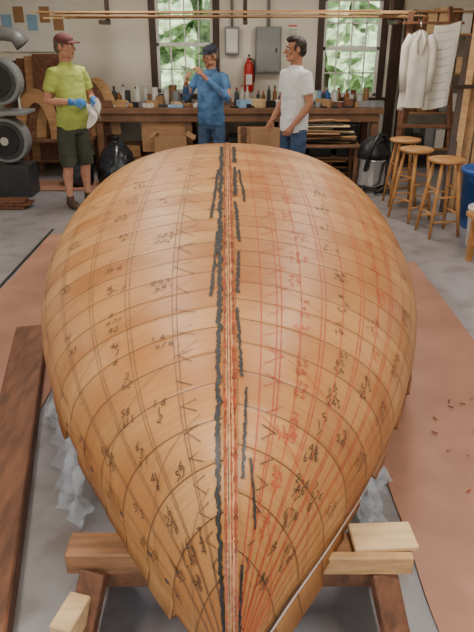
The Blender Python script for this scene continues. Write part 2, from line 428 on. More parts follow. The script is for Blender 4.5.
ribbon([(.35+6.4*i/90,fb(.35+6.4*i/90),1) for i in range(91)],lambda t:.010+.014*t,'batten',.008)
ribbon([(.3+1.9*i/30,fb(.3+1.9*i/30)-.055,1) for i in range(31)],.008,'tape',.006,rag=.3)
ribbon([(1.2+4.6*i/60,fb(1.2+4.6*i/60)-.022,1) for i in range(61)],.004,'tape',.006,rag=.3)
G={'1':[[(0,0),(0,1)]],'2':[[(0,.8),(.3,1),(.6,.8),(.5,.5),(0,0),(.65,0)]],'3':[[(0,1),(.6,1),(.25,.6),(.6,.3),(.3,0),(0,.1)]],
'4':[[(.5,0),(.5,1),(0,.35),(.7,.35)]],'5':[[(.6,1),(.05,1),(.05,.6),(.5,.55),(.55,.15),(0,0)]],'/':[[(0,0),(.5,1)]],'-':[[(0,.5),(.5,.5)]],
'7':[[(0,1),(.6,1),(.2,0)]],'6':[[(.5,1),(.05,.4),(.1,0),(.5,0),(.55,.35),(.1,.45)]],'8':[[(.3,.5),(.05,.75),(.3,1),(.55,.75),(.3,.5),(0,.25),(.3,0),(.6,.25),(.3,.5)]]}
def text(s,f,side,txt,size,m,rot=0,w=.0042):
    p,df,ds,nn=HF(s,f,side)
    X=(df*side);X=(X-nn*X.dot(nn)).normalized();Y=nn.cross(X).normalized()
    if rot:
        c_,s_=math.cos(R(rot)),math.sin(R(rot));X,Y=X*c_+Y*s_,Y*c_-X*s_
    ox=-len(txt)*size*.45
    for ch in txt:
        for stt in G.get(ch,[]):
            P=[p+nn*.004+X*(ox+a*size+random.uniform(-.05,.05)*size)+Y*((b_-.5)*size+random.uniform(-.05,.05)*size) for a,b_ in stt]
            for a,b_ in zip(P,P[1:]):
                d=(b_-a).normalized();x=nn.cross(d)*w/2
                mk.add([a-x,a+x,b_+x,b_-x],[[0,1,2,3]],m)
        ox+=size*.9
rs=random.Random(3)
s=1.8
while s<9.4:
    for sd in(-1,1):
        z_=[(s+rs.uniform(-.05,.05),.10+rs.uniform(0,.02),sd),(s+.12,.15+rs.uniform(0,.03),sd),(s+.2,.11,sd),(s+.10,.17,sd)]
        ribbon(z_[:rs.choice([2,3,4])],.0028 if s<6 else .004,'ink' if sd<0 or s<3.6 else 'redink',.004)
    s+=.36
def notes(side,pts,m):
    for (s,f) in pts:
        f+=rs.uniform(-.02,.02)
        for r_ in range(rs.choice([2,3,3])):
            text(s-r_*.11*(1 if s<6 else .7),f+rs.uniform(-.01,.01),side,''.join(rs.choice('1234567/-8') for _ in range(rs.choice([1,2,2,3]))),.024 if s<6 else .030,m,rs.uniform(-15,15),.003 if s<6 else .004)
notes(-1,[(1.9+.46*k,.37) for k in range(16)]+[(2.3+.8*k,.58) for k in range(8)]+[(2.0+.75*k,.74) for k in range(9)]+[(2.4+.9*k,.22) for k in range(8)],'ink')
notes(1,[(1.9+.44*k,.36) for k in range(16)]+[(3.2+.7*k,.68) for k in range(8)]+[(2.4+.8*k,.5) for k in range(5)],'ink')
notes(1,[(4.0+.42*k,.22) for k in range(12)]+[(5.2+.45*k,.52) for k in range(8)]+[(2.6+.6*k,.22) for k in range(3)],'redink')
for (s,f) in ((3.2,.8),(3.9,.82),(4.6,.85),(2.6,.78),(2.2,.8)):
    p,df,ds,nn=HF(s,f,-1);q=nn.to_track_quat('Z','Y').to_matrix()
    mk.ell(p,(.012,.008,.004),'ink',q,10,4)
mk.build(hull)
b=B('building_moulds')
for s_ in (3.4,5.2,6.8,8.2,9.6,10.8):
    ring=[]
    for side in (-1,1):
        seq=[HP(s_,j/16,side) for j in range(17)]
        if side==-1:seq=seq[::-1]
        ring+=seq if side==-1 else seq[1:]
    yc=sum(p.y for p in ring)/len(ring);c0=Vector((cx(yc),yc,.5))
    ring=[c0+(Vector((p.x,yc+(p.y-yc)*.96,p.z))-c0)*.93 for p in ring]
    ring2=[p+Vector((0,.018,0)) for p in ring];nR=len(ring)
    b.add(ring+ring2,[list(range(nR)),list(range(nR,2*nR))[::-1]]+[[i,(i+1)%nR,(i+1)%nR+nR,i+nR] for i in range(nR)],'ply')
b.build(hull)
def sawhorse(y,half,xc,zt=.40):
    b=B('sawhorse')
    b.box((xc,y,zt-.045),(2*half,.10,.085),'beamwood',bev=.006)
    b.box((xc,y+.01,zt-.125),(2*half-.08,.09,.07),'oldwood',bev=.006)
    for sx in(-1,1):
        for sy in (-1,1):
            b.bar((xc+sx*(half-.09),y+sy*.05,zt-.07),(xc+sx*(half-.02),y+sy*.25,.0),.085,.04,'oldwood')
        b.bar((xc+sx*(half-.05),y-.18,.14),(xc+sx*(half-.05),y+.18,.14),.02,.07,'oldwood')
    return b
b=sawhorse(1.46,.54,.005,.385)
b.box((-.50,1.30,.235),(.07,.13,.08),'pinel',rot=(0,0,-15))
b.box((.46,1.47,.397),(.20,.11,.022),'pinel',rot=(0,0,3));b.box((.40,1.40,.36),(.28,.03,.07),'pine');b.build()
sawhorse(3.35,.95,-.03,.44).build();sawhorse(5.1,.9,-.06,.44).build()
b=B('timber_beam');b.bar((-.83,1.30,.055),(-1.34,3.62,.055),.20,.10,'oldwood',.008);b.build()
for side,s0,s1,sd in ((-1,4.6,6.3,0),(1,4.6,5.3,3)):
    b=B('plastic_sheeting')
    def fn(u,v,side=side,s0=s0,s1=s1,sd=sd):
        s_=s0+(s1-s0)*u;p=HP(s_,1,side)
        q=Vector((p.x-side*(.07 if side<0 else .10),p.y,p.z-.01))
        z=q.z*(1-v)**1.1+.012+.03*max(0,noise.noise(Vector((u*11,v*9,sd+5))))*v
        o=(.09 if side<0 else .05)*v*v+.025*math.sin(u*30+3*math.sin(v*5+u*9))*(.3+v)+.05*noise.noise(Vector((u*8,v*3,side*3)))*(v+.2)+.02*noise.noise(Vector((u*30,v*14,side*3)))
        return Vector((q.x+side*o,q.y-.02*v+.05*noise.noise(Vector((u*12,v*5,7))),z))
    b.grid(fn,120,50,'plastic');b.build()
b=B('wood_scraps')
for i in range(26):
    x=random.uniform(.98,1.45);y=random.uniform(1.5,3.0)
    b.box((x,y,.018),(random.uniform(.01,.04),.008,.003),random.choice(['oldwood','glue','rosin','oldwood']),rot=(0,0,random.uniform(0,180)),bev=0)
b.build()
# ------------------------------------------------------------------ workbench
b=B('workbench')
x0,x1=-1.95,1.95
b.box(((x0+x1)/2,8.95,.88),(x1-x0,.85,.07),'benchw');b.box(((x0+x1)/2,8.57,.80),(x1-x0-.1,.04,.12),'benchw')
for x in (-1.85,-.65,.6,1.85):
    for y in (8.62,9.3): b.box((x,y,.42),(.09,.09,.84),'benchw')
b.box((0,8.98,.22),(3.7,.7,.03),'benchw');b.box((-.98,8.61,.55),(.62,.03,.42),'ply');b.build()
b=B('bench_supplies')
rr=random.Random(11)
def can(x,y,z,r,h,m,lid='grey'):
    b.lathe((x,y,z),[(r,0),(r,h*.95),(r*1.04,h*.96),(r*1.04,h),(r*.9,h)],m,14,False);b.lathe((x,y,z+h),[(r*.88,0),(r*.88,.004)],lid,14)
def bottle(x,y,z,r,h,m,cap='white'):
    b.lathe((x,y,z),[(r*.95,0),(r,.01),(r,h*.65),(r*.4,h*.8),(r*.35,h*.95)],m,14);b.lathe((x,y,z+h*.93),[(r*.42,0),(r*.42,h*.1)],cap,10)
z=.915
for x in [-1.88+.075*i for i in range(50)]:
    if rr.random()<.12:continue
    y=rr.uniform(8.85,9.22)
    if rr.random()<.5:can(x,y,z,rr.uniform(.035,.06),rr.uniform(.1,.24),rr.choice(['white','grey','white','lblue','card','amber','dgrey','white','card']))
    else:bottle(x,y,z,rr.uniform(.025,.045),rr.uniform(.16,.31),rr.choice(['amber','white','blue','white','amber','black','paper','dgrey']),rr.choice(['white','red','black']))
for i in range(56):
    x=rr.uniform(-1.85,1.85);s_=(rr.uniform(.05,.25),rr.uniform(.05,.14),rr.uniform(.02,.11))
    b.box((x,rr.uniform(8.62,8.75),z+s_[2]/2+.001),s_,rr.choice(['pine','card','paper','pinel','black','lblue','dgrey','grey','oldwood','black']),rot=(0,0,rr.uniform(-40,40)))
b.build()
b=B('lumber_offcuts')
b.box((1.12,8.28,.5),(.95,.5,.03),'benchw')
for x in(.70,1.54):
    for y in (8.08,8.48): b.box((x,y,.25),(.05,.05,.5),'benchw')
for i in range(16):
    b.bar((rr.uniform(.65,.95),8.27+rr.uniform(-.17,.17),.53+.018*i),(rr.uniform(1.2,1.58),8.27+rr.uniform(-.17,.17),.53+.018*i),rr.uniform(.04,.12),.017,rr.choice(['pine','oldwood','card','ply','black','pinel']))
for i in range(12):
    b.bar((rr.uniform(.75,.95),8.28+rr.uniform(-.1,.1),.02+.022*i),(rr.uniform(1.2,1.5),8.28+rr.uniform(-.1,.1),.02+.022*i),rr.uniform(.04,.10),.018,rr.choice(['pine','oldwood','ply','oldwood']))
b.build()
b=B('cardboard_box')
def cbox(x,y,w_,d_,h_,z0=0,m='card'):
    for sx in(-1,1):b.box((x+sx*w_/2,y,z0+h_/2),(.012,d_,h_),m,bev=0)
    for sy in(-1,1):b.box((x,y+sy*d_/2,z0+h_/2),(w_,.012,h_),m,bev=0)
    b.box((x,y,z0+.01),(w_,d_,.012),m,bev=0);b.box((x-w_/2-.05,y,z0+h_-.01),(.13,d_,.01),m,rot=(0,-30,0),bev=0);b.box((x+w_/2+.05,y,z0+h_-.01),(.13,d_,.01),m,rot=(0,30,0),bev=0)
cbox(-.85,8.25,.40,.34,.62);b.build()
b=B('plywood_offcut_stack')
for i in range(5): b.box((.22+.04*i,8.40-.03*i,.36),(.42,.015,.68),rr.choice(['ply','pine','card','oldwood']),rot=(-7,0,0))
b.build()
b=B('under_bench_boxes')
for i in range(9):
    x=-1.5+i*.38;h=rr.uniform(.15,.45);b.box((x,8.98,.24+h/2),(.3,.4,h),rr.choice(['card','ply','black','dgrey','oldwood','black']))
b.build()
def bag(x,y,r,h):
    b=B('black_trash_bag')
    def fn(u,v):
        a=u*2*math.pi;pr=[(.75,0),(1,.12),(1.02,.4),(.85,.65),(.45,.85),(.15,.93),(.22,1.0)]
        k=v*6;i=min(int(k),5);t=k-i;rd=pr[i][0]*(1-t)+pr[i+1][0]*t;zz=pr[i][1]*(1-t)+pr[i+1][1]*t
        rd*=r*(1+.12*noise.noise(Vector((math.cos(a)*2,math.sin(a)*2,zz*5+x))));return Vector((x+rd*math.cos(a),y+rd*math.sin(a),zz*h))
    b.grid(fn,40,24,'bag');b.build()
bag(-1.55,8.05,.25,.62);bag(-2.08,8.1,.2,.5)
b=B('electrical_panel');b.box((.44,YF-.065,1.6),(.36,.12,.6),'grey',bev=.01);b.box((.44,YF-.13,1.6),(.32,.012,.55),'grey');b.box((.55,YF-.14,1.6),(.02,.02,.06),'black')
b.tube([(.44,YF-.05,1.9),(.44,YF-.05,2.94)],.02,'grey');b.build()
b=B('fuse_box');b.box((-.07,YF-.05,1.72),(.2,.09,.36),'grey',bev=.01);b.box((-.07,YF-.1,1.72),(.16,.01,.3),'white');b.tube([(-.07,YF-.04,1.9),(-.07,YF-.04,2.94)],.015,'grey');b.build()
b=B('fire_extinguisher');b.lathe((.17,9.38,1.05),[(.06,0),(.07,.02),(.07,.33),(.05,.39),(.025,.42),(.025,.45)],'red',18)
b.box((.17,9.38,1.53),(.03,.1,.03),'black');b.tube([(.17,9.36,1.5),(.24,9.34,1.46),(.25,9.34,1.3),(.24,9.34,1.18)],.01,'black',8);b.box((.17,9.305,1.22),(.09,.012,.14),'white');b.box((.17,9.46,1.25),(.05,.07,.3),'black');b.build()
b=B('wall_notice');b.box((.78,YF-.005,1.85),(.16,.008,.22),'paper',bev=0);b.box((.78,YF-.012,1.91),(.12,.004,.02),'red',bev=0)
for k in range(4): b.box((.78,YF-.012,1.86-.03*k),(.12,.004,.006),'paperink',bev=0)
b.build()
b=B('overhead_lumber_rack')
for x in (-1.6,.1,1.9):
    b.box((x,8.45,2.43),(.05,.05,1.03),'trimdark');b.box((x,8.25,1.94),(.05,.5,.05),'trimdark')
for i in range(14):
    yy=8.06+.04*(i%7);zz=1.985+.05*(i//7)+rr.uniform(0,.006)
    b.bar((-2.25+rr.uniform(-.2,.5),yy,zz+rr.uniform(-.002,.03)),(2.1+rr.uniform(-.5,.2),yy+.02,zz+rr.uniform(-.002,.03)),.017,.036,rr.choice(['pine','pinel','pine','ply']),.002,90)
b.build()
for (x,y) in ((-1.1,.9),(1.1,.9),(-1.0,3.9),(1.0,3.9),(-1.3,7.2),(1.3,7.2)):
    b=B('fluorescent_fixture');b.box((x,y,ZC-.04),(.2,1.25,.06),'white')
    for dx in(-.05,.05):b.tube([(x+dx,y-.6,ZC-.085),(x+dx,y+.6,ZC-.085)],.014,'lamp',8)
    b.build()
    l=bpy.data.lights.new('fixture_light','AREA');l.shape='RECTANGLE';l.size=.25;l.size_y=1.2;l.energy=52 if y<2 else (34 if y<5 else 42);l.color=(1,.94,.84)
    o=bpy.data.objects.new('fixture_light',l);o.location=(x,y,ZC-.12);bpy.context.collection.objects.link(o)
# ------------------------------------------------------------------ stools
def stool(x,y,rot,h=.75):
    b=B('wooden_stool',Matrix.Translation((x,y,0))@Matrix.Rotation(R(rot),4,'Z'))
    b.lathe((0,0,h-.04),[(.14,0),(.168,.008),(.175,.02),(.17,.035),(.15,.04)],'stool',28)
    F=[]
    for a in (45,135,225,315):
        c_,s_=math.cos(R(a)),math.sin(R(a));T=Vector((c_*.115,s_*.115,h-.035));Bt=Vector((c_*.215,s_*.215,0));F.append((T,Bt))
        b.tube([T,T.lerp(Bt,.5),Bt],[.016,.02,.014],'stool',10)
    for k in range(4):
        for t in ((.35,.68) if k%2 else (.45,.78)):
            b.tube([F[k][0].lerp(F[k][1],t),F[(k+1)%4][0].lerp(F[(k+1)%4][1],t)],.011,'stool',8)
    b.build()
stool(2.0,5.95,10);stool(1.86,6.5,30);stool(1.9,7.12,0)
# ------------------------------------------------------------------ right side
b=B('drawing_easel')
b.bar((1.98,7.75,0),(2.02,7.95,2.05),.07,.03,'oldwood');b.bar((2.65,7.6,0),(2.45,7.9,2.1),.07,.03,'oldwood');b.bar((2.15,8.5,0),(2.2,7.95,2.0),.06,.03,'oldwood')
b.bar((1.92,7.88,1.93),(2.62,7.86,1.93),.06,.03,'oldwood');b.bar((1.94,7.75,.8),(2.6,7.7,.8),.06,.04,'oldwood')
easel=b.build()
b=B('hanging_drawings')
for (x0_,x1_,zt,zb,yy,sd) in ((2.26,2.56,1.93,1.02,7.77,4),):
    b.grid(lambda u,v,x0_=x0_,x1_=x1_,zt=zt,zb=zb,yy=yy,sd=sd:Vector((x0_+(x1_-x0_)*u-.06*v,yy-.06*v+.02*math.sin(u*8+sd)*v,zt+(zb-zt)*v+.03*math.sin(u*3+sd))),16,20,'paper')
    for k in range(9):
        zz=.08+.1*k;b.tube([Vector((x0_+(x1_-x0_)*u-.06*zz,yy-.012-.06*zz+.02*math.sin(u*8+sd)*zz,zt+(zb-zt)*zz+.03*math.sin(u*3+sd))) for u in (.15,.35,.55,.8)],.0018,'paperink',4)
b.build(easel)
b=B('white_work_coat')
def ct(u,v):
    a=u*2*math.pi;w_=.085+.05*min(1,v*4)+.03*v;fold=1+.16*math.sin(a*6+v*2)*v
    return Vector((2.10+w_*math.cos(a)*fold,7.74+.05*math.sin(a)*fold-.03*v,1.86-.04*abs(math.cos(a))-.82*v-.02*v*math.sin(a*3)))
b.grid(ct,72,24,'coat')
for k in(-1,1):
    b.tube([(2.10+k*.10,7.74,1.80),(2.10+k*.155,7.73,1.68),(2.10+k*.165,7.71,1.45),(2.10+k*.15,7.69,1.20)],[(.045,.035),(.052,.036),(.045,.032),(.040,.028)],'coat',12)
    b.tube([(2.10+k*.01,7.69,1.84),(2.10+k*.05,7.685,1.74),(2.10+k*.02,7.67,1.60)],[.012,.02,.006],'coat',8)
b.tube([(2.10,7.86,1.95),(2.10,7.78,1.95),(2.10,7.74,1.89)],.008,'chrome',6);b.build(easel)
b=B('leaning_lumber')
for i in range(9):
    x=2.42+.065*i;b.bar((x-.12+rr.uniform(-.05,.05),6.75+.02*i,0),(x+.12,7.35+.02*i,1.9+rr.uniform(-.2,.3)),rr.uniform(.05,.09),.022,rr.choice(['pine','ply','oldwood','oldwood','pinel','trimdark']))
b.bar((2.98,7.15,1.3),(2.3,7.05,1.3),.05,.04,'trimdark');b.bar((3.0,7.45,0),(2.98,7.2,1.35),.05,.05,'trimdark');b.build()
b=B('storage_shelf')
for x in (2.35,3.3):
    for y in (9.05,9.4): b.box((x,y,1.05),(.05,.05,2.1),'trimdark')
for zz in (.3,.8,1.3,1.8,2.08): b.box((2.83,9.22,zz),(1.0,.4,.025),'ply')
for zz in (.3,.8,1.3,1.8):
    for k in range(6):
        h=rr.uniform(.12,.34);b.box((2.44+.155*k,9.2,zz+.013+h/2),(.13,.28,h),rr.choice(['card','white','grey','dgrey','card','black','oldwood','pinel','card']))
b.build()
b=B('shop_vacuum')
vx=1.70;vy=7.78
b.lathe((vx,vy,.08),[(.17,0),(.18,.04),(.18,.3),(.19,.31),(.19,.34)],'chrome',24);b.lathe((vx,vy,.42),[(.2,0),(.2,.06),(.16,.18),(.08,.24)],'black',24)
for a in range(4): b.ell((vx+.17*math.cos(a*1.57+.7),vy+.17*math.sin(a*1.57+.7),.035),(.035,.035,.035),'black')
b.tube([(vx-.1,vy-.14,.3),(vx-.14,vy-.24,.3),(vx-.1,vy-.24,.55),(vx,vy-.2,.72),(vx+.1,vy-.1,.7),(vx+.18,vy-.1,.45),(vx+.14,vy-.22,.1),(vx,vy-.26,.03)],.025,'black',10);b.build()
b=B('blue_plastic_bin');b.lathe((2.52,6.2,0),[(.19,0),(.2,.02),(.24,.55),(.26,.56),(.26,.6),(.24,.6),(.22,.1)],'blue',26);b.build()
b=B('white_bucket');b.lathe((2.3,5.55,0),[(.13,0),(.14,.01),(.155,.34),(.165,.35),(.165,.38),(.15,.38),(.135,.03)],'white',24)
b.tube([Vector((2.3+.165*math.cos(a),5.55-.12*math.sin(a),.34-.10*math.sin(a))) for a in [math.pi*i/12 for i in range(13)]],.004,'chrome',6);b.build()
b=B('low_wooden_bench');b.box((2.38,5.0,.42),(.8,.4,.04),'stool')
for x in(2.05,2.71):
    for y in(4.85,5.15): b.box((x,y,.2),(.05,.05,.4),'stool')
b.box((2.38,5.0,.15),(.65,.3,.02),'stool');b.build()
# ------------------------------------------------------------------ left side
b=B('bandsaw')
bx,by=-2.75,7.6
def disc(x,y,z,r,t,m):
    vs=[];fs=[];n=28
    pr=[(r*.98,-t/2),(r,-t/2+.01),(r,t/2-.01),(r*.98,t/2)]
    for rad,yy in pr:
        for k in range(n): vs.append(Vector((x+rad*math.cos(2*math.pi*k/n),y+yy,z+rad*math.sin(2*math.pi*k/n))))
    for i in range(3):
        for k in range(n): fs.append([i*n+k,i*n+(k+1)%n,(i+1)*n+(k+1)%n,(i+1)*n+k])
    fs+= [list(range(n)),[3*n+k for k in range(n)]];b.add(vs,fs,m,False)
for zz in (1.32,.66):
    disc(bx,by,zz,.26,.18,'grey');disc(bx,by-.10,zz,.22,.02,'dgrey');disc(bx,by-.115,zz,.17,.012,'black');disc(bx,by-.125,zz,.05,.03,'chrome')
b.box((bx-.26,by,1.0),(.10,.16,1.0),'grey');b.box((bx+.05,by,.98),(.5,.45,.035),'grey');b.box((bx,by,.19),(.5,.36,.38),'dgrey');b.box((bx+.2,by-.0,1.15),(.03,.03,.3),'chrome');b.build()
b=B('dust_duct');b.tube([(-3.55,7.9,1.82),(-2.72,7.9,1.82),(-2.6,7.9,1.80),(-2.52,7.9,1.70)],[.08,.08,.085,.095],'grey',18);b.tube([(-3.0,7.9,1.86),(-3.0,7.9,2.94)],.06,'grey',14);b.build()
b=B('plywood_mould_stack')
for i in range(7):
    P=[]
    for k in range(15):
        a=math.pi*k/14;P.append((.30*math.cos(a),.62*math.sin(a)))
    for k in range(14,-1,-1):
        a=math.pi*k/14;P.append((.17*math.cos(a),.45*math.sin(a)))
    ox,oy=-2.62+.04*i,8.35+.07*i;q=[Vector((ox+a+.08*i,oy+.12*b_,.55+b_*(1+.03*i))) for a,b_ in P];q2=[p+Vector((0,.02,0)) for p in q];nn_=len(q)
    fs_=[]
    for k in range(14): fs_.append([k,k+1,nn_-2-k,nn_-1-k]);fs_.append([nn_+k,nn_+nn_-1-k,nn_+nn_-2-k,nn_+k+1])
    for k in range(nn_): fs_.append([k,(k+1)%nn_,(k+1)%nn_+nn_,k+nn_])
    b.add(q+q2,fs_,['ply','oldwood','pine','oldwood'][i%4])
b.box((-2.4,8.68,.525),(.95,.7,.04),'benchw')
for x in(-2.82,-2.0):
    for y in(8.38,8.98): b.box((x,y,.25),(.06,.06,.5),'benchw')
b.build()
b=B('leaning_panels')
for i in range(5): b.box((-3.05+.13*i,9.15-.05*i,.75+.03*i),(.5,.02,1.4),['oldwood','trimdark','oldwood','ply','oldwood'][i],rot=(-8,0,0))
b.build()
b=B('low_plank_pile')
for i in range(3): b.box((-2.85+rr.uniform(-.05,.05),6.95,.02+.03*i),(.9,.22,.026),rr.choice(['ply','oldwood','oldwood']),rot=(0,0,rr.uniform(-4,4)))
b.build()
b=B('pinboard');b.box((-2.85,YF-.02,1.95),(1.0,.03,.75),'white');
for k in range(5): b.box((-3.2+.18*k,YF-.04,1.95+.1*(k%2)),(.14,.006,.2),rr.choice(['paper','card','lblue']),bev=0)
b.build()
# ------------------------------------------------------------------ people
def remesh(parts,voxel,smooth=4):
    vs=[];fs=[];trees=[]
    for m,bb in parts:
        o=len(vs);vs+=bb.v;fs+=[[i+o for i in f] for f in bb.f]
        trees.append((m,BVHTree.FromPolygons([tuple(v) for v in bb.v],bb.f)))
    me=bpy.data.meshes.new('tmp');me.from_pydata([tuple(v) for v in vs],[],fs);me.update()
    bm=bmesh.new();bm.from_mesh(me);bmesh.ops.recalc_face_normals(bm,faces=bm.faces);bm.to_mesh(me);bm.free()
    o=bpy.data.objects.new('tmp',me);bpy.context.collection.objects.link(o)
    r=o.modifiers.new('r','REMESH');r.mode='VOXEL';r.voxel_size=voxel
    sm=o.modifiers.new('s','SMOOTH');sm.factor=.5;sm.iterations=smooth
    dg=bpy.context.evaluated_depsgraph_get();ev=o.evaluated_get(dg);em=ev.to_mesh()
    V=[v.co.copy() for v in em.vertices];F=[list(p.vertices) for p in em.polygons];Ms=[]
    NV=[v.normal.copy() for v in em.vertices]
    for p in em.polygons:
        c_=p.center;best=None
        for m,t in trees:
            h=t.find_nearest(c_)
            if h[0] is not None and (best is None or h[3]<best[0]):best=(h[3],m)
        Ms.append(best[1])
    ev.to_mesh_clear();bpy.data.objects.remove(o);bpy.data.meshes.remove(me)
    return V,F,Ms,NV
CLOTH={'lime','denimshirt','wshirt','olive','denim'}
def addmesh(b,V,F,Ms,NV=None,folds=False):
    for m in sorted(set(Ms)):
        if m not in b.mats:b.mats.append(m)
    if folds:   # soft cloth wrinkles
        cl=set()
        for f,m in zip(F,Ms):
            if m in CLOTH:cl.update(f)
        V=[(v+NV[i]*(.007*noise.noise(Vector((v.x*7,v.y*7,v.z*16)))+.004*noise.noise(Vector((v.x*18,v.y*18,v.z*30)))) if i in cl else v) for i,v in enumerate(V)]
    o=len(b.v);b.v+=[b.X@v for v in V]
    for f,m in zip(F,Ms):
        b.f.append([i+o for i in f]);b.mi.append(b.mats.index(m));b.sm.append(True)
def hand(wrist,d,palmn,left,mt,curl=(25,35,25),spread=1.0,thumb=35):
    d=d.normalized();n=(palmn-d*palmn.dot(d)).normalized();lat=d.cross(n)
    ts=1 if left else -1
    p=B('h')
    p.tube([wrist-d*.03,wrist+d*.005,wrist+d*.045,wrist+d*.085,wrist+d*.092],[.024,.025,.03,.03,.02],mt,12)
    for k in (-1,1): p.tube([wrist+d*.01+lat*k*.012,wrist+d*.05+lat*k*.022,wrist+d*.088+lat*k*.026],[.014,.015,.012],mt,10)
    for i,v in enumerate(p.v):
        r=v-wrist;p.v[i]=v-n*r.dot(n)*.45 if r.dot(d)>.0 else v
    L=[.036+.0,.041,.038,.031]
    for k in range(4):
        o=(1.5-k)*.0195*ts
        base=wrist+d*(.078+(.006 if k in(1,2) else 0))+lat*o
        dd=(d+lat*o*4*spread*.6).normalized();pts=[base-dd*.02,base];seg=[L[k],L[k]*.65,L[k]*.55];ang=0
        for s_,c_ in zip(seg,curl):
            ang+=c_;v=dd*math.cos(R(ang))+n*math.sin(R(ang));pts.append(pts[-1]+v*s_)
        p.tube(pts,[.0095,.0098,.0092,.0085,.007],mt,8)
    b0=wrist+d*.022+lat*ts*.022;t1=(d*math.cos(R(thumb))+lat*ts*math.sin(R(thumb))+n*.35).normalized();t2=(t1+d*.5+n*.25).normalized()
    p.tube([b0-t1*.012,b0+t1*.03,b0+t1*.055,b0+t1*.055+t2*.03],[.014,.0135,.0115,.009],mt,8)
    return remesh([(mt,p)],.0036,3)
def head(c,rotm,skin,hair,cap,sc=1.0,neck=None):
    def T(v):return c+rotm@(Vector(v)*sc)
    def E(bb,cc,r,m):bb.ell(T(cc),tuple(x*sc for x in r),m,rotm,18,12)
    s_=B('s');E(s_,(0,.015,.03),(.075,.094,.088),skin);E(s_,(0,-.022,-.03),(.062,.070,.086),skin);E(s_,(0,-.062,-.092),(.032,.028,.026),skin)
    s_.tube([T((0,-.088,.018)),T((0,-.103,-.008)),T((0,-.116,-.026)),T((0,-.10,-.036))],[.007*sc,.010*sc,.0145*sc,.011*sc],skin,10)
    for k in(-1,1):
        E(s_,(k*.03,-.083,.026),(.024,.011,.007),skin);E(s_,(k*.079,.012,-.006),(.009,.02,.032),skin);E(s_,(k*.042,-.06,-.022),(.022,.022,.02),skin)
        E(s_,(k*.045,-.02,-.075),(.024,.045,.028),skin)
    s_.tube([T((0,.02,-.04)),neck if neck else T((0,.03,-.16))],[.056,.062],skin,16)
    l=B('l');E(l,(0,-.090,-.060),(.023,.010,.0055),'lip');E(l,(0,-.088,-.070),(.019,.010,.006),'lip')
    h=B('h');
    E(h,(0,.032,.04),(.082,.088,.088),hair)
    E(h,(0,.055,-.01),(.074,.066,.07),hair)
    if not cap:E(h,(0,-.02,.095),(.066,.078,.038),hair)
    for k in(-1,1):
        E(h,(k*.072,-.012,.022),(.011,.02,.034),hair)
        h.tube([T((k*.014,-.091,.034)),T((k*.03,-.096,.037)),T((k*.046,-.086,.031))],[.0035,.0045,.003],hair,6)
    P=[(skin,s_),('lip',l),(hair,h)]
    if cap:
        cp=B('c');E(cp,(0,.008,.062),(.088,.106,.070),cap);P.append((cap,cp))
        vs=[];fs_=[]
        for zt in (0,.006):
            for i in range(11):
                a=math.pi*(i/10);
                for q in (0,1):
                    x=.082*math.cos(a)*(1 if q==0 else .86);y=-.065-.03*math.sin(a) if q==0 else -.08-.098*math.sin(a)
                    vs.append(T((x,y,.05+zt-(.012 if q else 0)-.012*abs(math.cos(a)))))
        for k in range(10):
            a=2*k;fs_.append([a,a+1,a+3,a+2]);fs_.append([22+a,22+a+2,22+a+3,22+a+1]);fs_.append([a+1,a+23,a+25,a+3])
    V,F,Ms,NV=remesh(P,.0048,2)
    out=B('x');addmesh(out,V,F,Ms)
    if cap:out.add(vs,fs_,cap,False)
    for k in(-1,1):
        out.ell(T((k*.030,-.0835,.006)),(.0125*sc,.010*sc,.0085*sc),'eye',rotm,10,8);out.ell(T((k*.030,-.091,.006)),(.0055*sc,.004*sc,.0055*sc),'iris',rotm,8,6)
    return out
def merge(b,o,):
    for m in o.mats:
        if m not in b.mats:b.mats.append(m)
    k=len(b.v);b.v+=[b.X@v for v in o.v]
    for f,mi,sm in zip(o.f,o.mi,o.sm):b.f.append([i+k for i in f]);b.mi.append(b.mats.index(o.mats[mi]));b.sm.append(sm)
